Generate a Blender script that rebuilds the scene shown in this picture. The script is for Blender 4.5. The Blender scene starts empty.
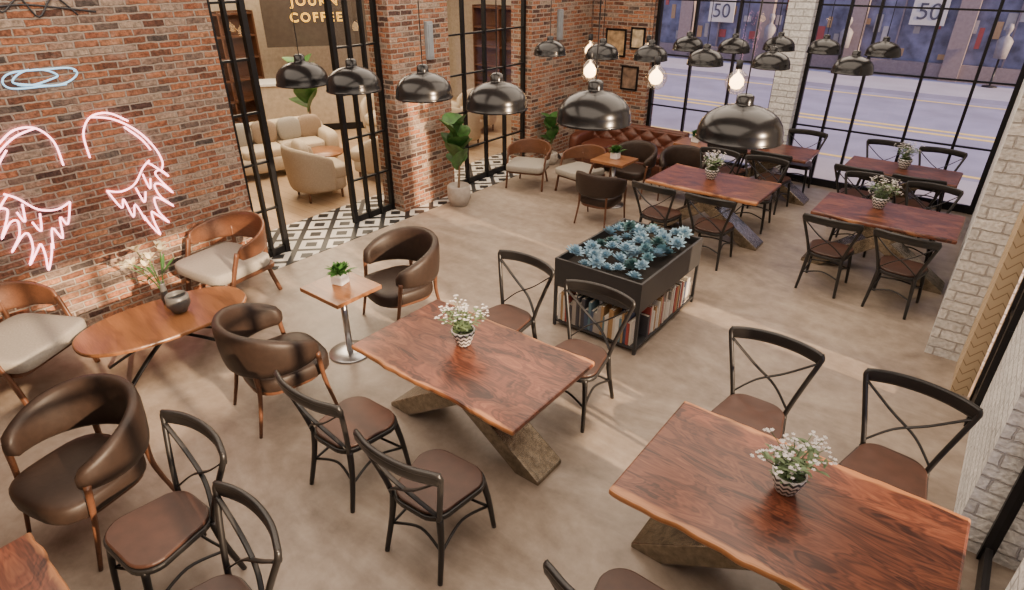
import bpy,bmesh,math,random
from mathutils import Vector,Matrix,noise
random.seed(7)
COL=bpy.context.collection
PI=math.pi
# ------------------------------------------------------------ materials
def newmat(name):
    m=bpy.data.materials.new(name);m.use_nodes=True
    return m,m.node_tree,m.node_tree.nodes['Principled BSDF']
def nd(nt,t,**k):
    n=nt.nodes.new(t)
    for a,b in k.items():
        if a.startswith('i_'):
            key=a[2:]
            key=int(key) if key.isdigit() else key.replace('_',' ')
            n.inputs[key].default_value=b
        else: setattr(n,a,b)
    return n
def ramp(nt,fac,stops):
    r=nt.nodes.new('ShaderNodeValToRGB');e=r.color_ramp.elements
    while len(e)<len(stops): e.new(0.5)
    for i,(p,c) in enumerate(stops):
        e[i].position=p;e[i].color=(c[0],c[1],c[2],1)
    nt.links.new(fac,r.inputs[0]);return r.outputs[0]
def math_(nt,op,a,b=None):
    n=nt.nodes.new('ShaderNodeMath');n.operation=op
    for i,v in enumerate((a,b)):
        if v is None: continue
        if isinstance(v,(int,float)): n.inputs[i].default_value=v
        else: nt.links.new(v,n.inputs[i])
    return n.outputs[0]
def bump(nt,b,h,s=.3,d=.02):
    n=nd(nt,'ShaderNodeBump');n.inputs['Strength'].default_value=s;n.inputs['Distance'].default_value=d
    nt.links.new(h,n.inputs['Height']);nt.links.new(n.outputs[0],b.inputs['Normal'])
def simple(name,c,rough=.5,metal=0,var=.12,scale=12,bmp=0,coat=0,spec=.5):
    m,nt,b=newmat(name)
    tc=nd(nt,'ShaderNodeTexCoord');n=nd(nt,'ShaderNodeTexNoise',i_Scale=scale,i_Detail=4.0)
    nt.links.new(tc.outputs['Object'],n.inputs['Vector'])
    o=ramp(nt,n.outputs['Fac'],[(.3,[x*(1-var) for x in c]),(.7,[min(1,x*(1+var)) for x in c])])
    nt.links.new(o,b.inputs['Base Color'])
    b.inputs['Roughness'].default_value=rough;b.inputs['Metallic'].default_value=metal
    b.inputs['Coat Weight'].default_value=coat;b.inputs['Specular IOR Level'].default_value=spec
    if bmp: bump(nt,b,n.outputs['Fac'],bmp,.01)
    return m
def emis(name,c,s):
    m,nt,b=newmat(name);b.inputs['Base Color'].default_value=(*c,1)
    b.inputs['Emission Color'].default_value=(*c,1);b.inputs['Emission Strength'].default_value=s
    return m
def wood(name,dark,mid,light,sap=None,rough=.35,sx=1.0,W=1.0,bands=6.0,ba=.3,big=1.2,dist=.9,xs=.9):
    m,nt,b=newmat(name)
    tc=nd(nt,'ShaderNodeTexCoord');oi=nd(nt,'ShaderNodeObjectInfo')
    va=nd(nt,'ShaderNodeVectorMath',operation='ADD')
    sc=nd(nt,'ShaderNodeVectorMath',operation='SCALE');
    cb=nd(nt,'ShaderNodeCombineXYZ')
    nt.links.new(oi.outputs['Random'],cb.inputs[0]);nt.links.new(oi.outputs['Random'],cb.inputs[1])
    nt.links.new(cb.outputs[0],sc.inputs[0]);sc.inputs['Scale'].default_value=7
    nt.links.new(tc.outputs['Object'],va.inputs[0]);nt.links.new(sc.outputs[0],va.inputs[1])
    mp=nd(nt,'ShaderNodeMapping');mp.inputs['Scale'].default_value=(xs*sx,4.0*sx,4.0*sx)
    nt.links.new(va.outputs[0],mp.inputs[0])
    n=nd(nt,'ShaderNodeTexNoise',i_Scale=1.2,i_Detail=3.0,i_Distortion=dist);nt.links.new(mp.outputs[0],n.inputs['Vector'])
    s=math_(nt,'SINE',math_(nt,'MULTIPLY',n.outputs['Fac'],bands*2*PI));s=math_(nt,'ADD',math_(nt,'MULTIPLY',s,.5),.5)
    mp2=nd(nt,'ShaderNodeMapping');mp2.inputs['Scale'].default_value=(5*sx,80*sx,80*sx);nt.links.new(va.outputs[0],mp2.inputs[0])
    n2=nd(nt,'ShaderNodeTexNoise',i_Scale=1.0,i_Detail=4.0);nt.links.new(mp2.outputs[0],n2.inputs['Vector'])
    f=math_(nt,'ADD',math_(nt,'MULTIPLY',s,ba),math_(nt,'MULTIPLY',n2.outputs['Fac'],.6))
    f=math_(nt,'ADD',f,math_(nt,'MULTIPLY',math_(nt,'SUBTRACT',n.outputs['Fac'],.5),big))
    col=ramp(nt,f,[(.15,dark),(.45,mid),(.85,light)])
    if sap:
        sep=nd(nt,'ShaderNodeSeparateXYZ');nt.links.new(tc.outputs['Object'],sep.inputs[0])
        e=math_(nt,'ADD',math_(nt,'ABSOLUTE',sep.outputs[1]),math_(nt,'MULTIPLY',math_(nt,'SUBTRACT',n.outputs['Fac'],.5),.12))
        g=ramp(nt,e,[(W/2-.05,(0,0,0)),(W/2-.03,(1,1,1))])
        mx=nd(nt,'ShaderNodeMixRGB');nt.links.new(g,mx.inputs[0]);nt.links.new(col,mx.inputs[1]);mx.inputs[2].default_value=(*sap,1)
        col=mx.outputs[0]
    nt.links.new(col,b.inputs['Base Color']);b.inputs['Roughness'].default_value=rough
    bump(nt,b,n2.outputs['Fac'],.12,.003)
    return m
def wallvec(nt):
    g=nd(nt,'ShaderNodeNewGeometry');sp=nd(nt,'ShaderNodeSeparateXYZ');nt.links.new(g.outputs['Position'],sp.inputs[0])
    sn=nd(nt,'ShaderNodeSeparateXYZ');nt.links.new(g.outputs['True Normal'],sn.inputs[0])
    gt=math_(nt,'GREATER_THAN',math_(nt,'ABSOLUTE',sn.outputs[0]),.5)
    u=math_(nt,'ADD',math_(nt,'MULTIPLY',gt,sp.outputs[1]),math_(nt,'MULTIPLY',math_(nt,'SUBTRACT',1.0,gt),sp.outputs[0]))
    cb=nd(nt,'ShaderNodeCombineXYZ');nt.links.new(u,cb.inputs[0]);nt.links.new(sp.outputs[2],cb.inputs[1])
    return cb.outputs[0],g
def brick(name,stops,mortar,bw=.24,bh=.075,ms=.009,bs=.8,dirt=.35,wob=.012,patch=0,weather=None,wamt=.35):
    m,nt,b=newmat(name);v,g=wallvec(nt)
    nz=nd(nt,'ShaderNodeTexNoise',i_Scale=14.0,i_Detail=3.0);nt.links.new(g.outputs['Position'],nz.inputs['Vector'])
    dm=nd(nt,'ShaderNodeVectorMath',operation='SCALE');nt.links.new(nz.outputs['Color'],dm.inputs[0]);dm.inputs['Scale'].default_value=wob
    ad=nd(nt,'ShaderNodeVectorMath',operation='ADD');nt.links.new(v,ad.inputs[0]);nt.links.new(dm.outputs[0],ad.inputs[1])
    bt=nd(nt,'ShaderNodeTexBrick');nt.links.new(ad.outputs[0],bt.inputs['Vector'])
    bt.inputs['Color1'].default_value=(0,0,0,1);bt.inputs['Color2'].default_value=(1,1,1,1);bt.inputs['Mortar'].default_value=(.5,.5,.5,1)
    bt.inputs['Scale'].default_value=1;bt.inputs['Brick Width'].default_value=bw;bt.inputs['Row Height'].default_value=bh
    bt.inputs['Mortar Size'].default_value=ms;bt.inputs['Mortar Smooth'].default_value=.4
    n3=nd(nt,'ShaderNodeTexNoise',i_Scale=1.6,i_Detail=3.0);nt.links.new(g.outputs['Position'],n3.inputs['Vector'])
    cf=math_(nt,'ADD',bt.outputs['Color'],math_(nt,'MULTIPLY',math_(nt,'SUBTRACT',n3.outputs['Fac'],.5),patch))
    col=ramp(nt,cf,stops)
    n2=nd(nt,'ShaderNodeTexNoise',i_Scale=32.0,i_Detail=6.0);nt.links.new(g.outputs['Position'],n2.inputs['Vector'])
    sh=ramp(nt,n2.outputs['Fac'],[(.32,(1-dirt,)*3),(.68,(1.2,)*3)])
    mx=nd(nt,'ShaderNodeMixRGB',blend_type='MULTIPLY');mx.inputs[0].default_value=1;nt.links.new(col,mx.inputs[1]);nt.links.new(sh,mx.inputs[2])
    m2=nd(nt,'ShaderNodeMixRGB');nt.links.new(bt.outputs['Fac'],m2.inputs[0]);nt.links.new(mx.outputs[0],m2.inputs[1]);m2.inputs[2].default_value=(*mortar,1)
    out=m2.outputs[0]
    if weather:
        n4=nd(nt,'ShaderNodeTexNoise',i_Scale=5.0,i_Detail=8.0,i_Roughness=.7);nt.links.new(g.outputs['Position'],n4.inputs['Vector'])
        wf=ramp(nt,n4.outputs['Fac'],[(.53,(0,0,0)),(.74,(wamt,)*3)])
        m3=nd(nt,'ShaderNodeMixRGB');nt.links.new(wf,m3.inputs[0]);nt.links.new(out,m3.inputs[1]);m3.inputs[2].default_value=(*weather,1);out=m3.outputs[0]
    nt.links.new(out,b.inputs['Base Color']);b.inputs['Roughness'].default_value=.85
    h=math_(nt,'ADD',math_(nt,'MULTIPLY',math_(nt,'SUBTRACT',1.0,bt.outputs['Fac']),.8),math_(nt,'MULTIPLY',n2.outputs['Fac'],.6))
    bump(nt,b,h,bs,.025)
    return m
M={}
M['brick']=brick('red_brick',[(0,(.08,.04,.032)),(.14,(.22,.085,.045)),(.3,(.42,.165,.08)),(.45,(.25,.115,.075)),(.56,(.47,.22,.115)),(.68,(.3,.1,.05)),(.8,(.42,.32,.24)),(.9,(.25,.16,.12)),(1,(.09,.068,.06))],(.36,.295,.24),bw=.21,bh=.066,ms=.010,bs=1,dirt=.55,wob=.024,patch=.4,weather=(.42,.345,.28),wamt=.5)
M['wbrick']=brick('white_brick',[(0,(.62,.62,.62)),(.5,(.7,.7,.695)),(1,(.77,.765,.755))],(.42,.41,.41),bw=.3,bh=.1,ms=.008,dirt=.22,bs=1,wob=.028)
M['metal']=simple('black_metal',(.016,.016,.018),.42,.6)
M['chairblack']=simple('black_lacquer',(.016,.015,.015),.38)
M['seat']=simple('brown_seat',(.055,.024,.016),.45,var=.2,bmp=.15)
M['gloss']=simple('gloss_black',(.007,.007,.008),.22,0,coat=0,spec=.4)
M['shadein']=simple('shade_inner',(.06,.055,.05),.5)
M['leather']=simple('brown_leather',(.028,.0165,.012),.5,var=.15,scale=25,bmp=.12,spec=.4)
M['rust']=simple('rust_leather',(.09,.026,.014),.42,var=.2,bmp=.15)
M['cream']=simple('cream_fabric',(.5,.41,.3),.9,var=.1,scale=60,bmp=.2)
M['taupe']=simple('taupe_upholstery',(.37,.3,.22),.85,var=.1,scale=60,bmp=.2)
M['dfab']=simple('beige_fabric',(.31,.285,.245),.9,var=.08,scale=60,bmp=.2)
M['pillow']=simple('taupe_fabric',(.27,.2,.14),.9,var=.1,scale=60,bmp=.2)
M['table']=wood('walnut_slab',(.045,.0135,.009),(.15,.046,.025),(.26,.095,.048),sap=(.42,.18,.072),rough=.31,W=1.0,ba=.22,bands=8,dist=2.0,xs=1.5)
M['wood']=wood('chair_wood',(.085,.034,.017),(.13,.054,.027),(.175,.08,.042),rough=.4,sx=1.5,ba=.08,big=.5)
M['oak']=wood('oak_top',(.17,.07,.028),(.27,.115,.046),(.35,.165,.073),rough=.3,sx=1.5,bands=4,ba=.1,big=.9)
M['steel']=simple('brushed_steel',(.45,.45,.46),.3,1)
M['bronze']=simple('bronzed_metal',(.33,.29,.23),.24,1,var=.3,scale=22,bmp=.22)
M['white']=simple('white_ceramic',(.75,.74,.72),.35,var=.03)
M['grey']=simple('grey_ceramic',(.1,.1,.1),.4)
M['pot']=simple('stone_pot',(.38,.34,.3),.8,bmp=.3)
M['leaf']=simple('leaf_green',(.045,.13,.03),.42,var=.4)
M['leaf2']=simple('leaf_sage',(.14,.21,.1),.6,var=.3)
M['petal']=simple('white_petal',(.72,.68,.66),.6,var=.06)
M['lily']=simple('lily_petal',(.8,.68,.42),.5,var=.1)
M['soil']=simple('soil',(.015,.012,.01),.95,bmp=.5)
M['suc1']=simple('succulent_teal',(.14,.28,.34),.5,var=.35,scale=30)
M['suc2']=simple('succulent_blue',(.27,.42,.53),.5,var=.3,scale=30)
M['suc3']=simple('succulent_green',(.06,.14,.15),.5,var=.3,scale=30)
M['paper']=simple('book_pages',(.7,.65,.55),.8)
M['plaster']=simple('warm_plaster',(.46,.38,.29),.85)
M['darkpanel']=simple('dark_glass_panel',(.06,.048,.04),.15)
M['ceil']=simple('ceiling_paint',(.46,.41,.37),.9)
M['neon']=emis('neon_pink',(1,.4,.45),7)
M['neonb']=emis('neon_blue',(.4,.72,1),1.1)
M['tubeoff']=simple('unlit_tube',(.03,.03,.035),.3)
M['filament']=emis('warm_bulb',(1,.64,.3),12)
M['lampw']=emis('lit_shade',(1,.88,.7),3)
M['sign']=emis('sign_letters',(1,.55,.06),1.7)
M['sconce']=simple('grey_sconce',(.26,.29,.32),.4)
M['asphalt']=simple('asphalt',(.24,.23,.325),.7,var=.15,scale=1.2)
M['pave']=simple('pavement',(.34,.32,.39),.8,var=.1,scale=1)
M['yellow']=simple('road_yellow',(.68,.49,.15),.7)
M['shop']=simple('shop_stone',(.2,.155,.15),.8)
M['shopglass']=simple('shop_display',(.13,.13,.18),.35,var=.6,scale=2.5)
M['poster']=simple('poster_paper',(.46,.43,.4),.7,var=.05)
M['postertxt']=simple('poster_ink',(.05,.05,.07),.7)
M['mann']=simple('mannequin_grey',(.2,.18,.18),.6)
M['trunk']=simple('bark',(.18,.12,.07),.9)
def glassmat(name,tint,fac=None):
    m,nt,b=newmat(name);nt.nodes.remove(b)
    t=nd(nt,'ShaderNodeBsdfTransparent');t.inputs[0].default_value=(*tint,1);g=nd(nt,'ShaderNodeBsdfGlossy');g.inputs['Roughness'].default_value=.02
    mx=nd(nt,'ShaderNodeMixShader')
    if fac is None:
        fr=nd(nt,'ShaderNodeFresnel');nt.links.new(fr.outputs[0],mx.inputs[0])
    else: mx.inputs[0].default_value=fac
    nt.links.new(t.outputs[0],mx.inputs[1]);nt.links.new(g.outputs[0],mx.inputs[2])
    nt.links.new(mx.outputs[0],nt.nodes['Material Output'].inputs[0]);return m
M['glass']=glassmat('clear_glass',(.93,.95,.97))
M['globe']=glassmat('globe_glass',(1,.95,.86),.1)
# floor
m,nt,b=newmat('concrete_floor');g=nd(nt,'ShaderNodeNewGeometry')
n1=nd(nt,'ShaderNodeTexNoise',i_Scale=1.0,i_Detail=9.0,i_Roughness=.66,i_Distortion=1.1);n2=nd(nt,'ShaderNodeTexNoise',i_Scale=7.0,i_Detail=8.0,i_Roughness=.62)
mp=nd(nt,'ShaderNodeMapping');mp.inputs['Scale'].default_value=(.7,1.6,1);mp.inputs['Rotation'].default_value=(0,0,.6);nt.links.new(g.outputs['Position'],mp.inputs[0])
nt.links.new(mp.outputs[0],n1.inputs['Vector']);nt.links.new(g.outputs['Position'],n2.inputs['Vector'])
f=math_(nt,'ADD',math_(nt,'MULTIPLY',n1.outputs['Fac'],.65),math_(nt,'MULTIPLY',n2.outputs['Fac'],.35))
c=ramp(nt,f,[(.35,(.185,.144,.112)),(.5,(.295,.238,.19)),(.64,(.41,.34,.276))])
nt.links.new(c,b.inputs['Base Color']);nt.links.new(ramp(nt,n1.outputs['Fac'],[(.3,(.3,)*3),(.7,(.5,)*3)]),b.inputs['Roughness'])
bump(nt,b,n2.outputs['Fac'],.1,.01);M['floor']=m
# lounge plank floor
m,nt,b=newmat('lounge_floor');g=nd(nt,'ShaderNodeNewGeometry')
bt=nd(nt,'ShaderNodeTexBrick');nt.links.new(g.outputs['Position'],bt.inputs['Vector'])
bt.inputs['Scale'].default_value=1;bt.inputs['Brick Width'].default_value=1.4;bt.inputs['Row Height'].default_value=.16;bt.inputs['Mortar Size'].default_value=.003
bt.inputs['Color1'].default_value=(.38,.26,.16,1);bt.inputs['Color2'].default_value=(.46,.33,.21,1);bt.inputs['Mortar'].default_value=(.2,.13,.08,1)
nt.links.new(bt.outputs[0],b.inputs['Base Color']);b.inputs['Roughness'].default_value=.35;M['lfloor']=m
# geometric tile: nested diamonds
m,nt,b=newmat('geometric_tile');g=nd(nt,'ShaderNodeNewGeometry');s=nd(nt,'ShaderNodeSeparateXYZ');nt.links.new(g.outputs['Position'],s.inputs[0])
def tri(x,k,o=20.0): return math_(nt,'ABSOLUTE',math_(nt,'SUBTRACT',math_(nt,'FRACT',math_(nt,'ADD',math_(nt,'MULTIPLY',x,k),o)),.5))
p=math_(nt,'ADD',tri(s.outputs[0],2.0),tri(s.outputs[1],2.0))
q=math_(nt,'GREATER_THAN',math_(nt,'FRACT',math_(nt,'MULTIPLY',p,2.5)),.5)
c=ramp(nt,q,[(.4,(.02,.02,.022)),(.6,(.66,.63,.58))]);nt.links.new(c,b.inputs['Base Color']);b.inputs['Roughness'].default_value=.3;M['tile']=m
# slatted chevron boards
m,nt,b=newmat('chevron_boards');v,g=wallvec(nt);s=nd(nt,'ShaderNodeSeparateXYZ');nt.links.new(v,s.inputs[0])
p=math_(nt,'ADD',math_(nt,'MULTIPLY',s.outputs[1],11.0),math_(nt,'MULTIPLY',tri(s.outputs[0],8.0),1.8))
q=math_(nt,'GREATER_THAN',math_(nt,'FRACT',p),.13)
c=ramp(nt,q,[(.4,(.25,.17,.09)),(.6,(.5,.38,.24))]);nt.links.new(c,b.inputs['Base Color']);b.inputs['Roughness'].default_value=.6;bump(nt,b,q,.4,.01);M['chev']=m
# zigzag vase
m,nt,b=newmat('zigzag_vase');tc=nd(nt,'ShaderNodeTexCoord');s=nd(nt,'ShaderNodeSeparateXYZ');nt.links.new(tc.outputs['Object'],s.inputs[0])
an=math_(nt,'MULTIPLY',math_(nt,'ARCTAN2',s.outputs[0],s.outputs[1]),12/(2*PI))
p=math_(nt,'ADD',math_(nt,'MULTIPLY',s.outputs[2],26.0),tri(an,1.0))
q=math_(nt,'GREATER_THAN',math_(nt,'FRACT',p),.5)
c=ramp(nt,q,[(.4,(.04,.04,.045)),(.6,(.68,.65,.62))]);nt.links.new(c,b.inputs['Base Color']);b.inputs['Roughness'].default_value=.4;M['zig']=m
BOOKC=[(.55,.5,.43),(.06,.08,.14),(.32,.06,.05),(.64,.62,.57),(.05,.05,.06),(.1,.18,.22),(.36,.22,.1),(.3,.27,.24),(.6,.56,.5),(.4,.36,.32)]
for i,c in enumerate(BOOKC): M['bk%d'%i]=simple('book_cover_%d'%i,c,.6,var=.1)
# ------------------------------------------------------------ geometry
def mk(name,verts,faces,mats,smooth=True,fm=None):
    me=bpy.data.meshes.new(name);me.from_pydata([tuple(v) for v in verts],[],faces)
    for x in (mats if isinstance(mats,(list,tuple)) else [mats]): me.materials.append(M[x])
    if smooth: me.polygons.foreach_set('use_smooth',[True]*len(faces))
    if fm: me.polygons.foreach_set('material_index',fm)
    bm=bmesh.new();bm.from_mesh(me);bmesh.ops.recalc_face_normals(bm,faces=bm.faces);bm.to_mesh(me);bm.free()
    o=bpy.data.objects.new(name,me);COL.objects.link(o);return o
def bev(o,w=.01,s=2,ang=35):
    b=o.modifiers.new('b','BEVEL');b.width=w;b.segments=s;b.limit_method='ANGLE';b.angle_limit=math.radians(ang);return o
def bx(c,s):
    x,y,z=c;a,b,d=s[0]/2,s[1]/2,s[2]/2
    v=[(x+i*a,y+j*b,z+k*d) for i in(-1,1) for j in(-1,1) for k in(-1,1)]
    f=[(0,1,3,2),(4,6,7,5),(0,4,5,1),(2,3,7,6),(0,2,6,4),(1,5,7,3)]
    return v,f
def boxes(name,lst,mat,bw=0,smooth=False):
    V=[];F=[]
    for c,s in lst:
        v,f=bx(c,s);n=len(V);V+=v;F+=[tuple(i+n for i in q) for q in f]
    o=mk(name,V,F,mat,smooth)
    if bw: bev(o,bw)
    return o
def span(x0,x1,y0,y1,z0,z1): return ((x0+x1)/2,(y0+y1)/2,(z0+z1)/2),(x1-x0,y1-y0,z1-z0)
def crom(P,k=6,closed=False):
    P=[Vector(p) for p in P];out=[];n=len(P)
    rng=range(n if closed else n-1)
    for i in rng:
        if closed: a,b,c,d=P[(i-1)%n],P[i],P[(i+1)%n],P[(i+2)%n]
        else: a,b,c,d=P[max(i-1,0)],P[i],P[i+1],P[min(i+2,n-1)]
        for j in range(k):
            t=j/k;out.append(.5*((2*b)+(c-a)*t+(2*a-5*b+4*c-d)*t*t+(-a+3*b-3*c+d)*t**3))
    if not closed: out.append(P[-1])
    return out
def tubev(P,r,n=8,closed=False,rect=None,up=(0,0,1)):
    V=[];F=[];m=len(P);up=Vector(up)
    pb=None
    for i,p in enumerate(P):
        if closed: t=(P[(i+1)%m]-P[i-1])
        else: t=P[min(i+1,m-1)]-P[max(i-1,0)]
        t.normalize()
        if rect: s=t.cross(up)
        else:
            if pb is None: s=t.cross(Vector((0,0,1)) if abs(t.z)<.9 else Vector((0,1,0)))
            else: s=pb-t*pb.dot(t)
        if s.length<1e-4: s=t.cross(Vector((1,0,0)))
        s.normalize();pb=s;u=s.cross(t).normalized()
        if rect:
            w,h=rect[0]/2,rect[1]/2
            q=[(w,h*.5),(w*.6,h),(-w*.6,h),(-w,h*.5),(-w,-h*.5),(-w*.6,-h),(w*.6,-h),(w,-h*.5)]
            V+=[p+s*a+u*b_ for a,b_ in q];nn=8
        else:
            rr=r[0]+(r[1]-r[0])*i/(m-1) if isinstance(r,tuple) else r
            V+=[p+(s*math.cos(2*PI*k/n)+u*math.sin(2*PI*k/n))*rr for k in range(n)];nn=n
    for i in range(m if closed else m-1):
        for k in range(nn):
            a=i*nn+k;b_=i*nn+(k+1)%nn;j=(i+1)%m
            F.append((a,b_,j*nn+(k+1)%nn,j*nn+k))
    if not closed: F.append(tuple(range(nn)));F.append(tuple(range((m-1)*nn,m*nn)))
    return V,F
def tubes(name,specs,mat):
    V=[];F=[]
    for s in specs:
        v,f=tubev(**s);n=len(V);V+=v;F+=[tuple(i+n for i in q) for q in f]
    return mk(name,V,F,mat)
def tube(name,P,r,mat,k=6,n=8,**kw):
    return tubes(name,[dict(P=crom(P,k,kw.get('closed',False)),r=r,n=n,**kw)],mat)
def lathe(name,prof,mat,n=32,loc=(0,0,0)):
    V=[];F=[];m=len(prof)
    for r,z in prof:
        V+=[(loc[0]+r*math.cos(2*PI*k/n),loc[1]+r*math.sin(2*PI*k/n),loc[2]+z) for k in range(n)]
    for i in range(m-1):
        for k in range(n): F.append((i*n+k,i*n+(k+1)%n,(i+1)*n+(k+1)%n,(i+1)*n+k))
    return mk(name,V,F,mat)
def slab(name,out,z0,z1,mat,bw=.008,smooth=False):
    n=len(out);V=[(x,y,z0) for x,y in out]+[(x,y,z1) for x,y in out]
    F=[tuple(range(n)),tuple(range(n,2*n))]+[(i,(i+1)%n,n+(i+1)%n,n+i) for i in range(n)]
    o=mk(name,V,F,mat,smooth)
    if bw: bev(o,bw,2,50)
    return o
def sup(name,c,s,mat,e=.4,e2=.4,nu=28,nv=14):
    def pw(a,p): return math.copysign(abs(a)**p,a)
    V=[];F=[]
    for i in range(nv+1):
        ph=-PI/2+PI*i/nv
        for k in range(nu):
            th=2*PI*k/nu
            V.append((c[0]+s[0]/2*pw(math.cos(ph),e2)*pw(math.cos(th),e),c[1]+s[1]/2*pw(math.cos(ph),e2)*pw(math.sin(th),e),c[2]+s[2]/2*pw(math.sin(ph),e2)))
    for i in range(nv):
        for k in range(nu): F.append((i*nu+k,i*nu+(k+1)%nu,(i+1)*nu+(k+1)%nu,(i+1)*nu+k))
    return mk(name,V,F,mat)
def rrect(w,d,r,n=6,wb=None):
    out=[];wb=wb or w
    for cx,cy,a0,ww in((1,1,0,wb),(-1,1,90,wb),(-1,-1,180,w),(1,-1,270,w)):
        for i in range(n+1):
            a=math.radians(a0+90*i/n);out.append((cx*(ww/2-r)+r*math.cos(a),cy*(d/2-r)+r*math.sin(a)))
    return out
def textmesh(name,body,size,mat,ext=.01,sp=1.0,outline=0):
    cu=bpy.data.curves.new(name,'FONT');cu.body=body;cu.size=size;cu.align_x='CENTER';cu.extrude=ext;cu.space_character=sp
    if outline: cu.fill_mode='NONE';cu.extrude=0;cu.bevel_depth=outline
    o=bpy.data.objects.new(name,cu);COL.objects.link(o)
    dg=bpy.context.evaluated_depsgraph_get();me=bpy.data.meshes.new_from_object(o.evaluated_get(dg))
    bpy.data.objects.remove(o);me.materials.clear();me.materials.append(M[mat])
    me.transform(Matrix.Rotation(PI/2,4,'X'))
    o=bpy.data.objects.new(name,me);COL.objects.link(o);return o
# ------------------------------------------------------------ things
def thing(name,label,cat,parts,loc=(0,0,0),rot=0,group=None,scale=1):
    e=bpy.data.objects.new(name,None);e.empty_display_size=.1;COL.objects.link(e)
    e['label']=label;e['category']=cat
    if group: e['group']=group
    for p in parts: p.parent=e
    e.location=loc;e.rotation_euler[2]=math.radians(rot);e.scale=(scale,)*3;return e
def clone(e,loc,rot=0,label=None,scale=None):
    c=e.copy();COL.objects.link(c)
    def rec(s,d):
        for ch in list(s.children):
            k=ch.copy();COL.objects.link(k);k.parent=d;rec(ch,k)
    rec(e,c)
    c.location=loc;c.rotation_euler[2]=math.radians(rot)
    if label: c['label']=label
    if scale: c.scale=(scale,)*3
    return c
def single(o,label,cat,group=None):
    o['label']=label;o['category']=cat
    if group: o['group']=group
    return o
def struct(o): o['kind']='structure';return o
# ------------------------------------------------------------ ROOM
XL=-6.75
struct(boxes('floor',[span(XL,.95,-4,11.1,-.1,0)],'floor'))
struct(boxes('floor',[span(-14,XL,0,13.2,-.1,0)],'lfloor'))
struct(boxes('ceiling',[span(-14,1.1,-4,13.2,4,4.1)],'ceil'))
struct(boxes('trim_1',[span(-7.6,-6.45,3.5,10.9,0,.006)],'tile'))
struct(boxes('wall_left',[span(-7.1,-6.7,-4,3.5,0,4)],'brick'))
struct(boxes('wall_left_pier',[span(-7.1,-6.66,5.85,6.97,0,4)],'brick'))
struct(boxes('wall_left_corner',[span(-7.1,-6.66,9.0,10.9,0,4)],'brick'))
struct(boxes('wall_left_header',[span(-7.0,-6.75,3.45,9.0,3.35,4)],'brick'))
struct(boxes('wall_far',[span(-7.1,-5.38,10.9,11.25,0,4)],'brick'))
struct(boxes('wall_far_column',[span(-3.11,-2.72,10.85,11.25,0,4)],'wbrick'))
struct(boxes('wall_far_header',[span(-5.38,.95,10.95,11.2,3.4,4)],'wbrick'))
struct(boxes('wall_right_pier',[span(.07,1.05,6.35,11.2,0,4)],'wbrick'))
struct(boxes('trim_2',[span(.34,.47,5.78,6.35,0,4)],'chev'))
struct(boxes('wall_right',[span(.53,1.05,3.9,5.3,0,4)],'wbrick'))
struct(boxes('wall_right_sun_mask',[span(.66,.9,-4,2.9,0,1.5),span(.66,.9,-4,2.9,3.0,4)],'wbrick'))  # unseen wall, added with a high opening to cut the sun into patches
struct(boxes('wall_back_sky_block',[span(-7.1,1.05,-4.2,-4,0,4)],'plaster'))  # unseen wall, added to keep cool sky light out and tones warm
struct(boxes('wall_lounge_left',[span(-14.2,-14,0,13.2,0,4)],'plaster'))
struct(boxes('wall_lounge_far',[span(-14,-7.1,13,13.2,0,4)],'plaster'))
struct(boxes('wall_lounge_near',[span(-14,-7.1,0,.2,0,4)],'plaster'))
WN=[0]
def window(axis,c,a0,a1,z0,z1,vs,hs,t=.04,glass=None,hsp=None):
    WN[0]+=1;L=[]
    def b(u0,u1,w0,w1,d=.06):
        if axis=='x': L.append(span(c-d/2,c+d/2,u0,u1,w0,w1))
        else: L.append(span(u0,u1,c-d/2,c+d/2,w0,w1))
    for v in vs:
        tt=t*1.8 if v in(vs[0],vs[-1]) else t
        b(v-tt/2,v+tt/2,z0,z1,.07)
    for (h,th) in hs:
        for (u0,u1) in (hsp or [(a0,a1)]): b(u0,u1,h-th/2,h+th/2,.04)
    o=struct(boxes('window_%d'%WN[0],L,'metal'))
    for (u0,u1) in (glass or [(a0,a1)]):
        V=[(c,u0,z0),(c,u1,z0),(c,u1,z1),(c,u0,z1)] if axis=='x' else [(u0,c,z0),(u1,c,z0),(u1,c,z1),(u0,c,z1)]
        g=mk('pane',V,[(0,1,2,3)],'glass',False);g.parent=o
    return o
H1=[(.05,.1),(.62,.025),(1.2,.025),(1.78,.025),(2.36,.025),(2.94,.025)]
window('x',-6.82,3.52,3.95,0,3.4,[3.54,3.72,3.93],H1,t=.035)
window('x',-6.9,5.1,5.85,0,3.4,[5.12,5.37,5.6,5.83],H1,t=.035)
window('x',-6.82,6.97,9.0,0,3.4,[6.99,7.45,7.95,8.45,8.98],H1,t=.035)
H2=[(.06,.12),(.95,.025),(1.85,.025),(2.75,.025)]
window('y',11.05,-5.38,-3.11,0,3.4,[-5.35,-4.65,-3.9,-3.13],H2)
window('y',11.05,-2.72,.1,0,3.4,[-2.7,-2.25,-1.85,-1.1,-.45,.04],H2)
window('x',.52,5.3,5.78,0,3.6,[5.34,5.74],[(.08,.16),(.9,.03),(1.7,.03),(2.5,.03)])
window('x',.72,2.9,3.9,0,3.6,[2.92,3.88],[(.06,.12),(1.2,.03),(2.3,.03)],t=.025)
window('x',.78,-4,2.9,1.5,3.0,[-3.97,-3.2,-2.4,-1.6,-.8,-.2,.4,1.0,1.6,2.2,2.87],[(1.52,.05),(1.9,.06),(2.3,.06),(2.7,.06),(2.98,.05)],t=.09)  # unseen window, opening and bars shaped to throw a lattice of sun
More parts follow.
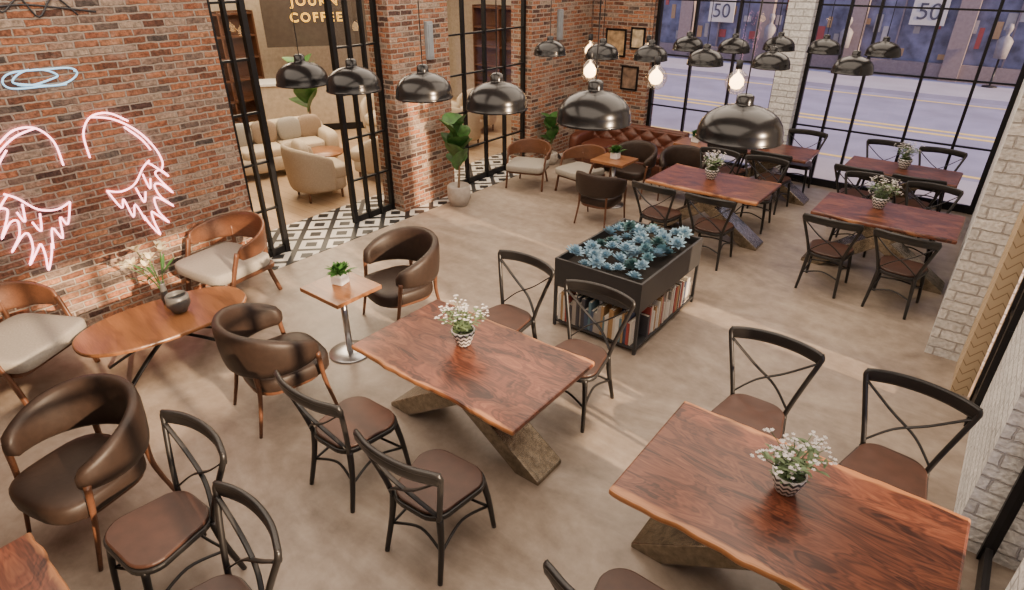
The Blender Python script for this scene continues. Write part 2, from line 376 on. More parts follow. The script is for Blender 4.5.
# ------------------------------------------------------------ STREET
struct(boxes('street_ground',[span(-40,25,11.3,60,-.25,-.12)],'asphalt'))
struct(boxes('street_ground',[span(1.1,25,-10,11.3,-.25,-.12)],'pave'))
struct(boxes('trim_3',[span(-40,25,11.25,13.0,-.12,-.02)],'pave'))
struct(boxes('trim_4',[span(-40,25,21.8,24.3,-.12,0)],'pave'))
struct(boxes('trim_5',[span(-40,25,16.9,17.05,-.12,-.115),span(-40,25,17.3,17.45,-.12,-.115),span(-40,25,13.6,13.72,-.12,-.115),span(-40,25,21.2,21.3,-.12,-.115)],'yellow'))
L=[span(-40,25,24.6,25,0,.5),span(-40,25,24.6,25,3.6,8)]
for i in range(21): L.append(span(-38+i*3,-37.5+i*3,24.5,25,0,8))
struct(boxes('wall_shopfront',L,'shop'))
struct(boxes('window_street',[span(-40,25,24.8,24.85,.5,3.6)],'shopglass'))
L=[]
for i in range(42): L.append(span(-38+i*1.5,-37.95+i*1.5,24.68,24.76,.5,3.6))
L.append(span(-40,25,24.68,24.76,2.7,2.76));struct(boxes('trim_6',L,'shop'))
RR=random.Random(11);L=[[],[],[],[]]
for i in range(70):
    x=-17+i*.29;z=RR.uniform(.55,1.9);h=RR.uniform(.15,.6);L[i%4].append(span(x,x+RR.uniform(.12,.27),24.775,24.795,z,z+h))
for i in range(4): struct(boxes('trim_%d'%(7+i),L[i],['bk7','bk9','bk2','bk6'][i]))
def poster(x,z,w=.95,h=.8):
    p=boxes('sheet',[((0,0,0),(w,.03,h))],'poster')
    o=textmesh('digits','50',h*.85,'postertxt',.004);o.location=(0,-.02,-h*.3)
    thing('sale_poster','pale sale poster reading 50 in a shop window','poster',[p,o],(x,24.47,z))
poster(-9.35,1.78);poster(-2.75,2.0)
man=[lathe('torso',[(0,.0),(.16,.02),(.18,.3),(.2,.5),(.12,.6),(.05,.64),(.05,.7),(.09,.78),(.1,.86),(.07,.95),(0,.97)],'mann',16,(0,0,.8)),lathe('stand',[(0,0),(.2,0),(.2,.03),(.03,.04),(.03,.8),(.14,.84),(0,.85)],'metal',16)]
mq=thing('mannequin','grey mannequin torso on a stand by a shop window','mannequin',man,(-7.4,24.2,0),0,'shop window mannequins')
for x in(-6.3,-4.9,-.6): clone(mq,(x,24.2,0))
# ------------------------------------------------------------ dining chair
def dining_chair():
    P=[]
    P.append(slab('seat_frame',rrect(.48,.47,.13,7,.41),.42,.455,'chairblack',.008))
    P.append(slab('seat',rrect(.46,.45,.13,7,.39),.455,.48,'seat',.01))
    for sx in(-1,1):
        P.append(tube('leg',[(sx*.185,-.185,.44),(sx*.21,-.215,.25),(sx*.225,-.245,0)],(.022,.015),'chairblack'))
    for sx in(-1,1):
        P.append(tube('leg',[(sx*.175,.19,.44),(sx*.19,.21,.25),(sx*.21,.265,0)],(.022,.015),'chairblack'))
    hoop=[(-.175,.195,.43),(-.205,.215,.56),(-.25,.25,.72),(-.288,.283,.85),(-.296,.292,.895),(-.27,.305,.915),(-.15,.345,.922),(0,.36,.925),(.15,.345,.922),(.27,.305,.915),(.296,.292,.895),(.288,.283,.85),(.25,.25,.72),(.205,.215,.56),(.175,.195,.43)]
    P.append(tube('backrest',hoop,.0165,'chairblack'))
    P.append(tube('top_rail',[(-.298,.292,.886),(-.15,.342,.893),(0,.357,.896),(.15,.342,.893),(.298,.292,.886)],.01,'chairblack',rect=(.026,.082)))
    P.append(tubes('cross_brace',[dict(P=crom([(-.275,.28,.85),(-.1,.285,.70),(.06,.262,.60),(.185,.205,.475)]),r=.01,rect=(.01,.026),up=(0,1,0)),
      dict(P=crom([(.275,.28,.85),(.1,.28,.70),(-.06,.255,.60),(-.185,.205,.475)]),r=.01,rect=(.01,.026),up=(0,1,0))],'chairblack'))
    P.append(tubes('stretcher',[dict(P=crom([(-.205,-.21,.2),(0,-.16,.24),(.205,-.21,.2)]),r=.009),dict(P=crom([(-.19,.21,.2),(0,.17,.24),(.19,.21,.2)]),r=.009),
      dict(P=crom([(-.205,-.21,.2),(-.17,0,.25),(-.19,.21,.2)]),r=.009),dict(P=crom([(.205,-.21,.2),(.17,0,.25),(.19,.21,.2)]),r=.009)],'chairblack'))
    return P
ch=[(-2.93,1.94,182),(-2.08,1.90,184),(-3.0,3.68,-3),(-2.15,3.58,2),(-.78,3.70,2),(.08,3.70,-4),(-.70,1.84,180),
 (-3.08,.68,3),(-2.33,.54,-4),
 (-3.12,7.08,178),(-2.42,7.08,183),(-3.1,8.56,0),(-2.4,8.56,3),(-1.1,7.22,180),(-.38,7.2,176),(-1.1,8.6,2),(-.42,8.6,-3),
 (-3.12,9.46,181),(-2.45,9.46,177),(-3.1,10.6,0),(-2.4,10.55,2),(-1.3,9.44,178),(-.62,9.44,183),(-1.25,10.6,0),(-.55,10.6,-2)]
dc=thing('dining_chair','black metal cross-back dining chair with brown seat','chair',dining_chair(),(ch[0][0],ch[0][1],0),ch[0][2],'cross-back dining chairs',1.05)
for x,y,r in ch[1:]: clone(dc,(x,y,0),r,scale=1.05 if y<6 else .98)
# ------------------------------------------------------------ dining tables
def slabtop(L,W,seed):
    n=40;a=[];b=[]
    for i in range(n+1):
        x=-L/2+L*i/n
        a.append((x,-W/2+.03*noise.noise(Vector((x*2.2,seed,0)))+.012*noise.noise(Vector((x*9,seed,3)))))
        b.append((x,W/2+.03*noise.noise(Vector((x*2.2,seed+9,0)))+.012*noise.noise(Vector((x*9,seed+9,3)))))
    out=a+b[::-1]
    return slab('tabletop',out,.705,.75,'table',.014)
def baseleg(flip,hw):
    s=-1 if flip else 1
    pr=[(-.76,0),(-.55,0),(.42,.66),(.42,.70),(.22,.70),(-.76,.035)]
    n=len(pr);V=[(s*x,-hw,z) for x,z in pr]+[(s*x,hw,z) for x,z in pr]
    F=[tuple(range(n)),tuple(range(n,2*n))]+[(i,(i+1)%n,n+(i+1)%n,n+i) for i in range(n)]
    return bev(mk('leg',V,F,'bronze',False),.008)
def dining_table(L,W,seed,loc,rot=0,label='live-edge walnut dining table on a crossed bronzed metal base'):
    t=thing('dining_table',label,'table',[slabtop(L,W,seed),baseleg(0,.18),baseleg(1,.15),boxes('base_plate',[((0,0,.7),(.9,.4,.012))],'metal')],loc,rot,'live-edge dining tables')
    return t
dining_table(1.6,1.0,1,(-.31,2.77,0));dining_table(1.58,.96,5,(-2.6,2.79,0))
dining_table(1.58,.96,8,(-2.5,-.29,0));dining_table(1.5,.96,12,(-2.78,7.85,0));dining_table(1.46,.9,15,(-.72,7.95,0))
dining_table(1.4,.8,19,(-2.78,10.0,0));dining_table(1.4,.75,23,(-.9,10.02,0))
# ------------------------------------------------------------ barrel armchairs
def shell(name,mat,Rx,Ry,t,zt,zb,drop,rise,amax=118,lean=.05,n=44,pw=2.2,sq=.6):
    V=[];F=[];q=[(math.cos(2*PI*k/14),math.sin(2*PI*k/14)) for k in range(14)]
    for i in range(n+1):
        a=math.radians(-amax+2*amax*i/n);s=abs(a)/math.radians(amax);w=s**pw
        top=zt-drop*w;bot=zb+rise*w;c=(top+bot)/2;h=(top-bot)/2
        en=1 if 0<i<n else .55
        for cx,sz in q:
            u=math.copysign(abs(cx)**sq,cx)*t/2*en;z=c+math.copysign(abs(sz)**sq,sz)*h*en
            r=1+(z-zb)*lean/.3
            V.append((math.sin(a)*(Rx*r+u),math.cos(a)*(Ry*r+u),z))
    for i in range(n):
        for k in range(14): F.append((i*14+k,i*14+(k+1)%14,(i+1)*14+(k+1)%14,(i+1)*14+k))
    F.append(tuple(range(14)));F.append(tuple(range(n*14,(n+1)*14)))
    return mk(name,V,F,mat)
def leather_chair():
    P=[shell('backrest','leather',.36,.35,.085,.88,.50,.20,.05,122,.05),
       sup('seat_cushion',(0,-.03,.40),(.62,.62,.16),'leather',.6,.4),
       slab('seat_frame',rrect(.54,.54,.18,6),.30,.34,'wood',.01)]
    for sx in(-1,1):
        P.append(tube('leg',[(sx*.365,-.17,.60),(sx*.345,-.2,.33),(sx*.34,-.27,0)],(.022,.013),'wood'))
    for sx in(-1,1):
        P.append(tube('leg',[(sx*.24,.27,.55),(sx*.24,.27,.33),(sx*.27,.34,0)],(.022,.013),'wood'))
    return P
lc=thing('leather_armchair','dark brown leather barrel armchair with tapered wooden legs','armchair',leather_chair(),(-4.34,3.66,0),-14,'brown leather armchairs',1.04)
for x,y,r in[(-4.08,2.1,170),(-3.97,.6,14)]: clone(lc,(x,y,0),r)
for x,y,r in[(-4.2,7.38,184),(-4.45,8.8,0),(-3.7,9.0,20)]: clone(lc,(x,y,0),r,scale=.88)
def wood_chair():
    P=[shell('backrest','wood',.37,.36,.032,.77,.50,.13,.02,108,.08,sq=.3,pw=1.6),
       sup('seat_cushion',(0,-.05,.39),(.68,.66,.12),'dfab',.3,.25),
       slab('seat_frame',rrect(.64,.64,.08,6),.29,.335,'wood',.01)]
    for sx in(-1,1): P.append(tube('leg',[(sx*.355,-.12,.60),(sx*.335,-.22,.3),(sx*.335,-.29,0)],.02,'wood',rect=(.045,.03),up=(1,0,0)))
    for sx in(-1,1): P.append(tube('leg',[(sx*.24,.29,.62),(sx*.23,.27,.3),(sx*.27,.33,0)],.02,'wood',rect=(.04,.03),up=(1,0,0)))
    return P
wc=thing('lounge_chair','wooden curved-back chair with beige cushion by brick wall','chair',wood_chair(),(-6.2,2.85,0),8,'wooden lounge chairs',1.12)
clone(wc,(-6.12,.86,0),120,scale=1.12)
clone(wc,(-5.98,8.05,0),20,'wooden curved-back chair with beige cushion near the glazing',.92);clone(wc,(-5.1,8.3,0),-10,'wooden curved-back chair with beige cushion near the glazing',.92)
# ------------------------------------------------------------ side tables
def side_table():
    return [boxes('tabletop',[((0,0,.7),(.54,.5,.04))],'oak',.005),boxes('top_plate',[((0,0,.673),(.3,.3,.012))],'steel'),
      lathe('column',[(0,.02),(.03,.02),(.03,.66),(0,.66)],'steel',20),lathe('base',[(0,0),(.2,0),(.2,.012),(.19,.02),(.05,.03),(0,.03)],'steel',36)]
st=thing('side_table','square oak side table on steel column and round base','side table',side_table(),(-4.28,2.92,0),0,'square side tables')
clone(st,(-4.4,8.08,0));clone(st,(-3.85,9.75,0))
# oval table
out=[(.41*math.copysign(abs(math.cos(a))**.85,math.cos(a)),.73*math.copysign(abs(math.sin(a))**.85,math.sin(a))) for a in[2*PI*i/64 for i in range(64)]]
ov=[slab('tabletop',out,.415,.45,'oak',.012)]
for s in(-1,1):
    ov.append(tube('leg',[(s*.26,-.5,.01),(s*.1,-.2,.2),(-s*.12,.25,.41)],.014,'metal',rect=(.045,.02)))
    ov.append(tube('leg',[(s*.26,.5,.01),(s*.1,.2,.2),(-s*.12,-.25,.41)],.014,'metal',rect=(.045,.02)))
thing('coffee_table','oval oak coffee table on crossed black metal legs','coffee table',ov,(-5.5,1.84,0),-6)
# ------------------------------------------------------------ plants
def leafgeo(V,F,base,d,up,L,W,seg=5,curl=.3,cup=.15):
    d=Vector(d).normalized();s=d.cross(Vector(up));s=s.normalized() if s.length>1e-3 else Vector((1,0,0));u=s.cross(d).normalized()
    n=len(V)
    for i in range(seg+1):
        t=i/seg;w=W*math.sin(PI*min(1,t*.93+.05))**.8
        c=Vector(base)+d*L*t+Vector((0,0,-curl*L*t*t))
        V.extend([c-s*w/2+u*w*cup,c,c+s*w/2+u*w*cup])
    for i in range(seg):
        a=n+i*3;F.extend([(a,a+1,a+4,a+3),(a+1,a+2,a+5,a+4)])
def flower_vase(seed,kind='flower'):
    R=random.Random(seed)
    vase=lathe('vase',[(0,0),(.045,0),(.055,.01),(.088,.10),(.09,.135),(.082,.135),(.078,.1),(0,.09)],'zig',28)
    V=[];F=[];V2=[];F2=[]
    for i in range(30):
        a=R.uniform(0,2*PI);r=R.uniform(.02,.19);h=R.uniform(.22,.36)-.35*max(0,r-.1)
        tip=Vector((r*math.cos(a),r*math.sin(a),h))
        v,f=tubev(crom([(.03*math.cos(a),.03*math.sin(a),.09),(tip.x*.4,tip.y*.4,h*.7),tip],4),.0022,5);n=len(V);V+=v;F+=[tuple(k+n for k in q) for q in f]
        for k in range(5): leafgeo(V,F,(tip.x*(.2+.15*k),tip.y*(.2+.15*k),.11+.035*k),(math.cos(a+k*2),math.sin(a+k*2),.5),(0,0,1),.08,.022)
        for k in range(5):
            c=tip+Vector((R.gauss(0,.015),R.gauss(0,.015),R.gauss(0,.013)))
            for j in range(5):
                aa=j*2*PI/5+k;leafgeo(V2,F2,c,(math.cos(aa),math.sin(aa),.35),(0,0,1),.013,.010,2,0)
    return [vase,mk('foliage',V,F,'leaf2'),mk('blossom',V2,F2,'petal')]
fv=thing('flower_vase','zigzag-patterned white vase with small white flowers on table','flower vase',flower_vase(1),(-2.72,2.86,.75),0,'table flower vases')
for i,(x,y) in enumerate([(-.34,2.86),(-2.85,7.95),(-.85,8.1),(-.9,10.1),(-2.8,10.0)]): clone(fv,(x,y,.75),i*67+30)
def small_plant(seed):
    R=random.Random(seed);V=[];F=[]
    for i in range(80):
        a=R.uniform(0,2*PI);e=R.uniform(.3,1.4);leafgeo(V,F,(R.gauss(0,.015),R.gauss(0,.015),.1),(math.cos(a)*math.cos(e),math.sin(a)*math.cos(e),math.sin(e)),(0,0,1),R.uniform(.09,.16),.04,4,.2)
    return [bev(boxes('pot',[((0,0,.05),(.12,.12,.10))],'white'),.012),mk('foliage',V,F,'leaf')]
sp=thing('potted_plant','small green plant in square white pot on side table','potted plant',small_plant(3),(-4.33,2.96,.72),15,'side table plants')
clone(sp,(-4.4,8.1,.72));clone(sp,(-3.85,9.77,.72))
def fiddle(seed,h=1.15):
    R=random.Random(seed);V=[];F=[]
    for i in range(11):
        z=.5+h*.56*i/11;a=i*2.4;e=R.uniform(.45,1.2)
        leafgeo(V,F,(0,0,z),(math.cos(a)*math.cos(e),math.sin(a)*math.cos(e),math.sin(e)),(0,0,1),R.uniform(.36,.46),.32,9,.2)
    return [lathe('pot',[(0,0),(.12,0),(.17,.12),(.17,.27),(.155,.29),(.14,.26),(0,.25)],'pot',28),tube('trunk',[(0,0,.24),(.02,.01,.6),(-.01,0,.42+h*.62)],(.018,.009),'trunk'),mk('foliage',V,F,'leaf')]
fp=thing('potted_fig','tall broad-leaf fig plant in stone-coloured pot by brick pier','potted plant',fiddle(2),(-6.25,6.62,0))
fp.scale=(1.05,1.05,1.1)
clone(fp,(-6.4,9.3,0),50,'leafy green plant in stone pot beside the sofa',.75)
clone(fp,(-10.9,7.3,0),50,'tall leafy green plant in the lounge',1.4);clone(fp,(-10.6,4.9,0),120,'tall leafy green plant in the lounge',1.3)
# lily vase
V=[];F=[];V2=[];F2=[];R=random.Random(5)
for i in range(9):
    a=i*.75;r=R.uniform(.05,.2);h=R.uniform(.36,.54);tip=Vector((r*math.cos(a)-.08,r*math.sin(a)-.06,h))
    v,f=tubev(crom([(0,0,.06),(tip.x*.3,tip.y*.3,.25),tip],4),.004,6);n=len(V);V+=v;F+=[tuple(k+n for k in q) for q in f]
    leafgeo(V,F,tip*.6,(math.cos(a+1),math.sin(a+1),.8),(0,0,1),.2,.03,5,.1)
    for j in range(6):
        aa=j*PI/3;leafgeo(V2,F2,tip,(math.cos(aa)*.7+math.cos(a)*.4,math.sin(aa)*.7+math.sin(a)*.4,.75),(0,0,1),.1,.042,5,.25)
thing('lily_vase','slim vase with tall pale yellow lilies on coffee table','flower vase',[lathe('vase',[(0,0),(.03,0),(.04,.05),(.03,.14),(.025,.2),(.032,.22),(.025,.22),(0,.2)],'grey',24),mk('stem',V,F,'leaf'),mk('blossom',V2,F2,'lily')],(-5.74,1.98,.45))
b_=single(lathe('bowl',[(0,0),(.04,0),(.06,.01),(.105,.09),(.1,.17),(.085,.185),(.08,.17),(.085,.09),(0,.03)],'grey',28,(0,0,0)),'dark grey ceramic bowl on coffee table','bowl');b_.location=(-5.48,1.98,.45)
# ------------------------------------------------------------ planter
px0,px1,py0,py1=-3.05,-2.1,4.56,5.92
cx,cy=(px0+px1)/2,(py0+py1)/2;W_,D_=px1-px0,py1-py0
M['pmetal']=simple('charcoal_metal',(.055,.055,.058),.45,.5,var=.04)
body=boxes('box',[((0,-D_/2+.012,.61),(W_,.024,.30)),((0,D_/2-.012,.61),(W_,.024,.30)),((-W_/2+.012,0,.61),(.024,D_-.048,.30)),((W_/2-.012,0,.61),(.024,D_-.048,.30)),((0,0,.475),(W_-.048,D_-.048,.02))],'pmetal')
fr=[]
for sx in(-1,1):
    for sy in(-1,1): fr.append(boxes('leg',[((sx*(W_/2-.014),sy*(D_/2-.014),.23),(.028,.028,.46))],'pmetal'))
pl=thing('planter_shelf','charcoal metal planter box with open bookshelf beneath','planter',[body,boxes('shelf',[((0,0,.06),(W_-.01,D_-.01,.025))],'pmetal'),boxes('divider',[((-.02,.1,.27),(.02,D_-.7,.38))],'pmetal'),boxes('soil',[((0,0,.64),(W_-.05,D_-.05,.06))],'soil')]+fr,(cx,cy,0))
protos=[]
for i,mm in enumerate(('suc1','suc2','suc3')):
    V=[];F=[]
    for ring,(n,e,L) in enumerate([(8,.15,.095),(7,.45,.08),(6,.8,.06),(4,1.15,.036)]):
        for k in range(n):
            a=2*PI*k/n+ring*.4;leafgeo(V,F,(0,0,.01+.012*ring),(math.cos(a)*math.cos(e),math.sin(a)*math.cos(e),math.sin(e)),(0,0,1),L,.042,4,-.2,.3)
    protos.append(mk('succulent',V,F,mm))
NX,NY=6,8
for iy in range(NY):
    for ix in range(NX):
        p=protos[random.choice([0,1,1,2,0,1])];o=p.copy();COL.objects.link(o)
        s=random.uniform(.75,1.15);o.scale=(s,)*3
        off=.5 if iy%2 else 0
        o.location=(px0+.13+(W_-.26)*(ix+off*.6+random.uniform(-.2,.2))/(NX-.6),py0+.13+(D_-.26)*(iy+random.uniform(-.2,.2))/(NY-1),.68+random.uniform(0,.12))
        o.location.x=min(max(o.location.x,px0+.13),px1-.13);o.location.y=min(max(o.location.y,py0+.13),py1-.13)
        o.rotation_euler=(random.uniform(-.4,.4),random.uniform(-.4,.4),random.uniform(0,6))
        single(o,'blue-green rosette succulent in the charcoal planter','succulent','succulents in the planter')
for p in protos: bpy.data.objects.remove(p)
# books
bp=[]
for i in range(len(BOOKC)):
    V=[];F=[];fm=[]
    for (c,s,mi) in [((-.485,0,.5),(.03,1,1),0),((.485,0,.5),(.03,1,1),0),((0,-.485,.5),(.94,.03,1),0),((0,.0,.5),(.94,.94,.96),1)]:
        v,f=bx(c,s);n=len(V);V+=v;F+=[tuple(a+n for a in q) for q in f];fm+=[mi]*6
    bp.append(mk('book',V,F,['bk%d'%i,'paper'],False,fm))
def book(x,y,w,rot):
    o=bp[random.randrange(len(bp))].copy();COL.objects.link(o);o.scale=(w,random.uniform(.15,.18),random.uniform(.2,.34))
    o.location=(x,y,.073);o.rotation_euler[2]=rot
    single(o,'upright hardback book on the planter shelf','book','books on the planter shelf')
y=py0+.26
while y<py1-.1:
    w=random.uniform(.02,.042);book(px1-.1,y+w/2,w*.95,PI/2);y+=w
x=px0+.05
while x<px1-.09:
    w=random.uniform(.02,.042);book(x+w/2,py0+.10,w*.95,0);x+=w
for p in bp: bpy.data.objects.remove(p)
# ------------------------------------------------------------ pendants
def pendant(R):
    s=R/.25
    prof=[(.25,0),(.253,.006),(.25,.014),(.246,.02),(.244,.06),(.232,.1),(.205,.14),(.165,.172),(.11,.196),(.055,.208),(.05,.222),(.05,.262),(.03,.275),(0,.278)]
    inn=[(.25,0),(.243,.005),(.24,.02),(.238,.06),(.226,.097),(.199,.135),(.16,.166),(.1,.19),(0,.198)]
    z=lambda p:[(a*s,b*s) for a,b in p]
    top=.278*s
    return [lathe('lamp_shade',z(prof),'gloss',48),lathe('shade_lining',z(inn),'shadein',40),
      lathe('cord',[(.004,top-.01),(.004,4-2.35)],'metal',8),lathe('bulb',z([(0,.09),(.03,.1),(.04,.13),(.03,.16),(.018,.19)]),'white',16)]
P1=[(-5.11,3.41),(-4.5,3.5),(-3.79,3.65),(-3.04,3.68),(-2.23,3.75),(-1.27,3.92)]
P2=[(-4.42,6.34),(-3.8,6.49),(-3.29,6.68),(-2.66,6.7),(-2.04,6.91),(-1.3,7.07)]
P3=[(-3.34,7.8),(-2.82,7.95),(-2.45,8.49),(-1.93,8.53),(-1.32,8.67)]
pa=thing('pendant_lamp','glossy black metal dome pendant lamp on thin cord','pendant lamp',pendant(.235),(*P1[0],2.33),0,'black dome pendants')
for i,(x,y) in enumerate(P1[1:]):
    c=clone(pa,(x,y,2.33))
    if i==4: c.scale=(1.12,1.12,1.05)
    if i==3: c.scale=(1.1,1.1,1.08)
pb=thing('pendant_lamp','small glossy black dome pendant lamp on thin cord','pendant lamp',pendant(.19),(*P2[0],2.35),0,'small black dome pendants')
for i,(x,y) in enumerate(P2[1:]+P3): clone(pb,(x,y,2.35))
def bulb():
    return [lathe('globe',[(0,-.12),(.05,-.112),(.09,-.08),(.115,-.02),(.115,.02),(.09,.07),(.045,.105),(.03,.13)],'globe',28),
      lathe('filament',[(0,-.07),(.04,-.06),(.068,-.025),(.068,.02),(.04,.06),(.012,.085),(0,.12)],'filament',16),lathe('socket',[(.028,.12),(.032,.13),(.032,.2),(0,.21)],'metal',16),
      lathe('cord',[(.003,.18),(.003,4-2.3)],'metal',6)]
ba=thing('hanging_bulb','clear glass filament bulb glowing on a thin cord','light bulb',bulb(),(-3.68,6.05,2.27),0,'bare hanging bulbs')
for x,y in[(-2.92,6.1),(-2.17,6.35),(-4.64,7.6),(-3.93,7.88)]: clone(ba,(x,y,2.27))
wl_=[lathe('lamp_shade',[(0,-.1),(.06,-.08),(.1,0),(.06,.08),(0,.1)],'lampw',20),lathe('cord',[(.004,.09),(.004,1.6)],'metal',6)]
wp=thing('globe_lamp','small white glowing globe pendant in the lounge','pendant lamp',wl_,(-11.6,3.9,2.4),0,'white lounge globe lamps')
for x,y in[(-12.2,4.6),(-12.6,5.4),(-13.0,6.4)]: clone(wp,(x,y,2.4))
# ------------------------------------------------------------ sofa
def sofa(w=2.2):
    P=[sup('base',(0,0,.22),(w-.1,.8,.26),'rust',.2,.25)]
    n=3
    for i in range(n): P.append(sup('seat_cushion',(-w/2+.2+(w-.4)*(i+.5)/n,-.08,.4),((w-.4)/n,.62,.16),'rust',.3,.3))
    V=[];F=[];nx,nz=88,20
    for i in range(nx+1):
        for j in range(nz+1):
            x=-w/2+.08+(w-.16)*i/nx;z=.38+.38*j/nz
            a=i/nx*(w/.18)*PI;b_=j/nz*3*PI
            d=.05*abs(math.sin((a+b_)/2)*math.sin((a-b_)/2))**.5
            V.append((x,.2-d+ (z-.38)*.15,z))
    m=len(V);V+=[(v[0],.38,v[2]) for v in V[:m]]
    k_=nz+1
    for i in range(nx):
        for j in range(nz):
            a=i*k_+j;F.append((a,a+k_,a+k_+1,a+1));F.append((m+a,m+a+1,m+a+k_+1,m+a+k_))
        F.append((i*k_+nz,(i+1)*k_+nz,m+(i+1)*k_+nz,m+i*k_+nz))
    P.append(mk('backrest',V,F,'rust'))
    P.append(tube('back_roll',[(-w/2+.05,.32,.75),(0,.32,.75),(w/2-.05,.32,.75)],.06,'rust',n=14))
    for s in(-1,1): P.append(sup('armrest',(s*(w/2-.06),0,.42),(.2,.8,.42),'rust',.3,.5))
    for sx in(-1,1):
        for sy in(-1,1): P.append(lathe('leg',[(0,0),(.02,0),(.03,.12),(0,.12)],'wood',12,(sx*(w/2-.15),sy*.3,0)))
    return P
so_=thing('tufted_sofa','red-brown tufted leather sofa near the brick wall','sofa',sofa(2.0),(-5.1,9.85,0));so_.scale=(1,1,.93)
# ------------------------------------------------------------ pictures, sconces, neon, sign
def picture(x,z,w,h,c):
    M['pic%d'%c]=simple('print_%d'%c,[(.42,.28,.15),(.2,.13,.09),(.5,.4,.26)][c],.5,var=.6,scale=9)
    f=boxes('frame',[((-w/2,0,0),(.03,.03,h+.03)),((w/2,0,0),(.03,.03,h+.03)),((0,0,h/2),(w,.03,.03)),((0,0,-h/2),(w,.03,.03))],'metal')
    thing('framed_picture','small dark-framed print on the brick wall','picture',[f,boxes('print',[((0,.006,0),(w-.02,.012,h-.02))],'pic%d'%c)],(x,10.885,z))
picture(-6.1,2.0,.4,.45,0);picture(-5.75,1.4,.32,.4,1);picture(-5.65,2.1,.26,.34,2)
def sconce(): return [boxes('body',[((0,0,0),(.06,.12,.5))],'sconce',.01),boxes('diffuser',[((.035,0,0),(.012,.08,.42))],'sconce',.004)]
sc=thing('wall_sconce','slim grey vertical wall light on brick pier','wall light',sconce(),(-6.63,6.55,2.35),0,'pier wall lights')
clone(sc,(-6.63,9.8,2.35))
XN=-6.69
def neon(name,strokes,mat,label,r=.008):
    Y=[]
    for s in strokes: Y.append(dict(P=crom([(XN,a,b) for a,b in s],5),r=r,n=8))
    o=tubes(name,Y,mat);single(o,label,'neon sign')
wr=[[(2.03,1.68),(2.04,1.9),(2.14,2.04),(2.3,2.05),(2.45,1.95)],[(2.14,2.04),(2.32,1.99),(2.5,1.85),(2.62,1.66),(2.66,1.5),(2.63,1.42)],[(2.4,1.9),(2.52,1.76),(2.58,1.64)],
 [(2.52,1.52),(2.58,1.46),(2.68,1.34),(2.62,1.42),(2.56,1.4),(2.6,1.3),(2.68,1.16),(2.58,1.28),(2.52,1.28),(2.55,1.15),(2.65,1.02),(2.53,1.14),(2.48,1.14),(2.49,1.0),(2.56,.86),(2.46,.98),(2.42,1.02),(2.42,.9),(2.44,.76),(2.37,.9),(2.34,1.0)],
 [(2.08,1.34),(2.16,1.14),(2.2,1.22),(2.24,1.02),(2.29,1.14),(2.34,.95)],[(2.08,1.34),(2.2,1.3),(2.34,1.34),(2.46,1.48),(2.54,1.54)],[(2.34,1.3),(2.38,1.14),(2.42,1.24)],[(2.44,1.42),(2.47,1.26),(2.5,1.36)]]
neon('neon_wing',wr,'neon','glowing pink-white neon wing mounted on brick wall')
wl=[[(3.83-a,b-.02) for a,b in s] for s in wr]
neon('neon_wing',wl,'neon','glowing pink-white neon wing mounted on brick wall')
neon('neon_halo',[[(1.87+.29*math.cos(a)*k+dx,2.42+(.08*math.sin(a)+.012*math.sin(3*a+ph))*k+(1-k)*.04) for a in[ph+2*PI*i/20*tu for i in range(21)]] for k,dx,ph,tu in((1,0,.3,.8),(.86,.03,2,.75),(.66,-.07,4,.6))],'neonb','pale blue swirling neon halo mounted on brick wall',.0075)
neon('neon_lettering',[[(1.6,2.98),(1.9,3.0),(2.2,2.96),(2.45,2.92)],[(1.7,3.1),(1.75,2.95),(1.9,3.05),(2.0,2.9),(2.15,3.05),(2.3,2.9)]],'tubeoff','unlit dark neon tubing mounted high on brick wall')
t1=textmesh('lettering','COFFEE',.25,'sign',.01,1.35,.005);t1.location=(0,-.0,.15)
t2=textmesh('lettering','JOURN',.25,'sign',.01,1.35,.005);t2.location=(0,-.0,.47)
thing('cafe_sign','glowing yellow coffee lettering on a dark glassy panel','sign',[boxes('panel',[((.1,.06,.35),(2.4,.05,1.4))],'darkpanel',.01),t1,t2,
  boxes('bracket',[((-1,.06,1.3),(.03,.03,.65)),((1.1,.06,1.3),(.03,.03,.65))],'metal')],(-12.25,8.75,2.05),54)
# counter & shelf
thing('serving_counter','pale serving counter with white top in the lounge','counter',[boxes('body',[((0,0,.5),(2.6,.6,1.0))],'plaster',.01),boxes('worktop',[((0,0,1.03),(2.7,.7,.06))],'white',.01),boxes('kick_panel',[((0,-.31,.08),(2.5,.02,.14))],'metal')],(-12.1,8.5,0),54)
L=[((0,.15,1.2),(2.4,.03,2.4))]+[((0,0,.1+.45*i),(2.4,.3,.04)) for i in range(6)]+[((-1.2+.8*i,0,1.2),(.04,.3,2.4)) for i in range(4)]
su=thing('shelf_unit','tall open wooden shelving against lounge wall','shelf',[boxes('carcass',L,'wood')],(-13.8,6.9,0),90)
clone(su,(-10,12.8,0),0)
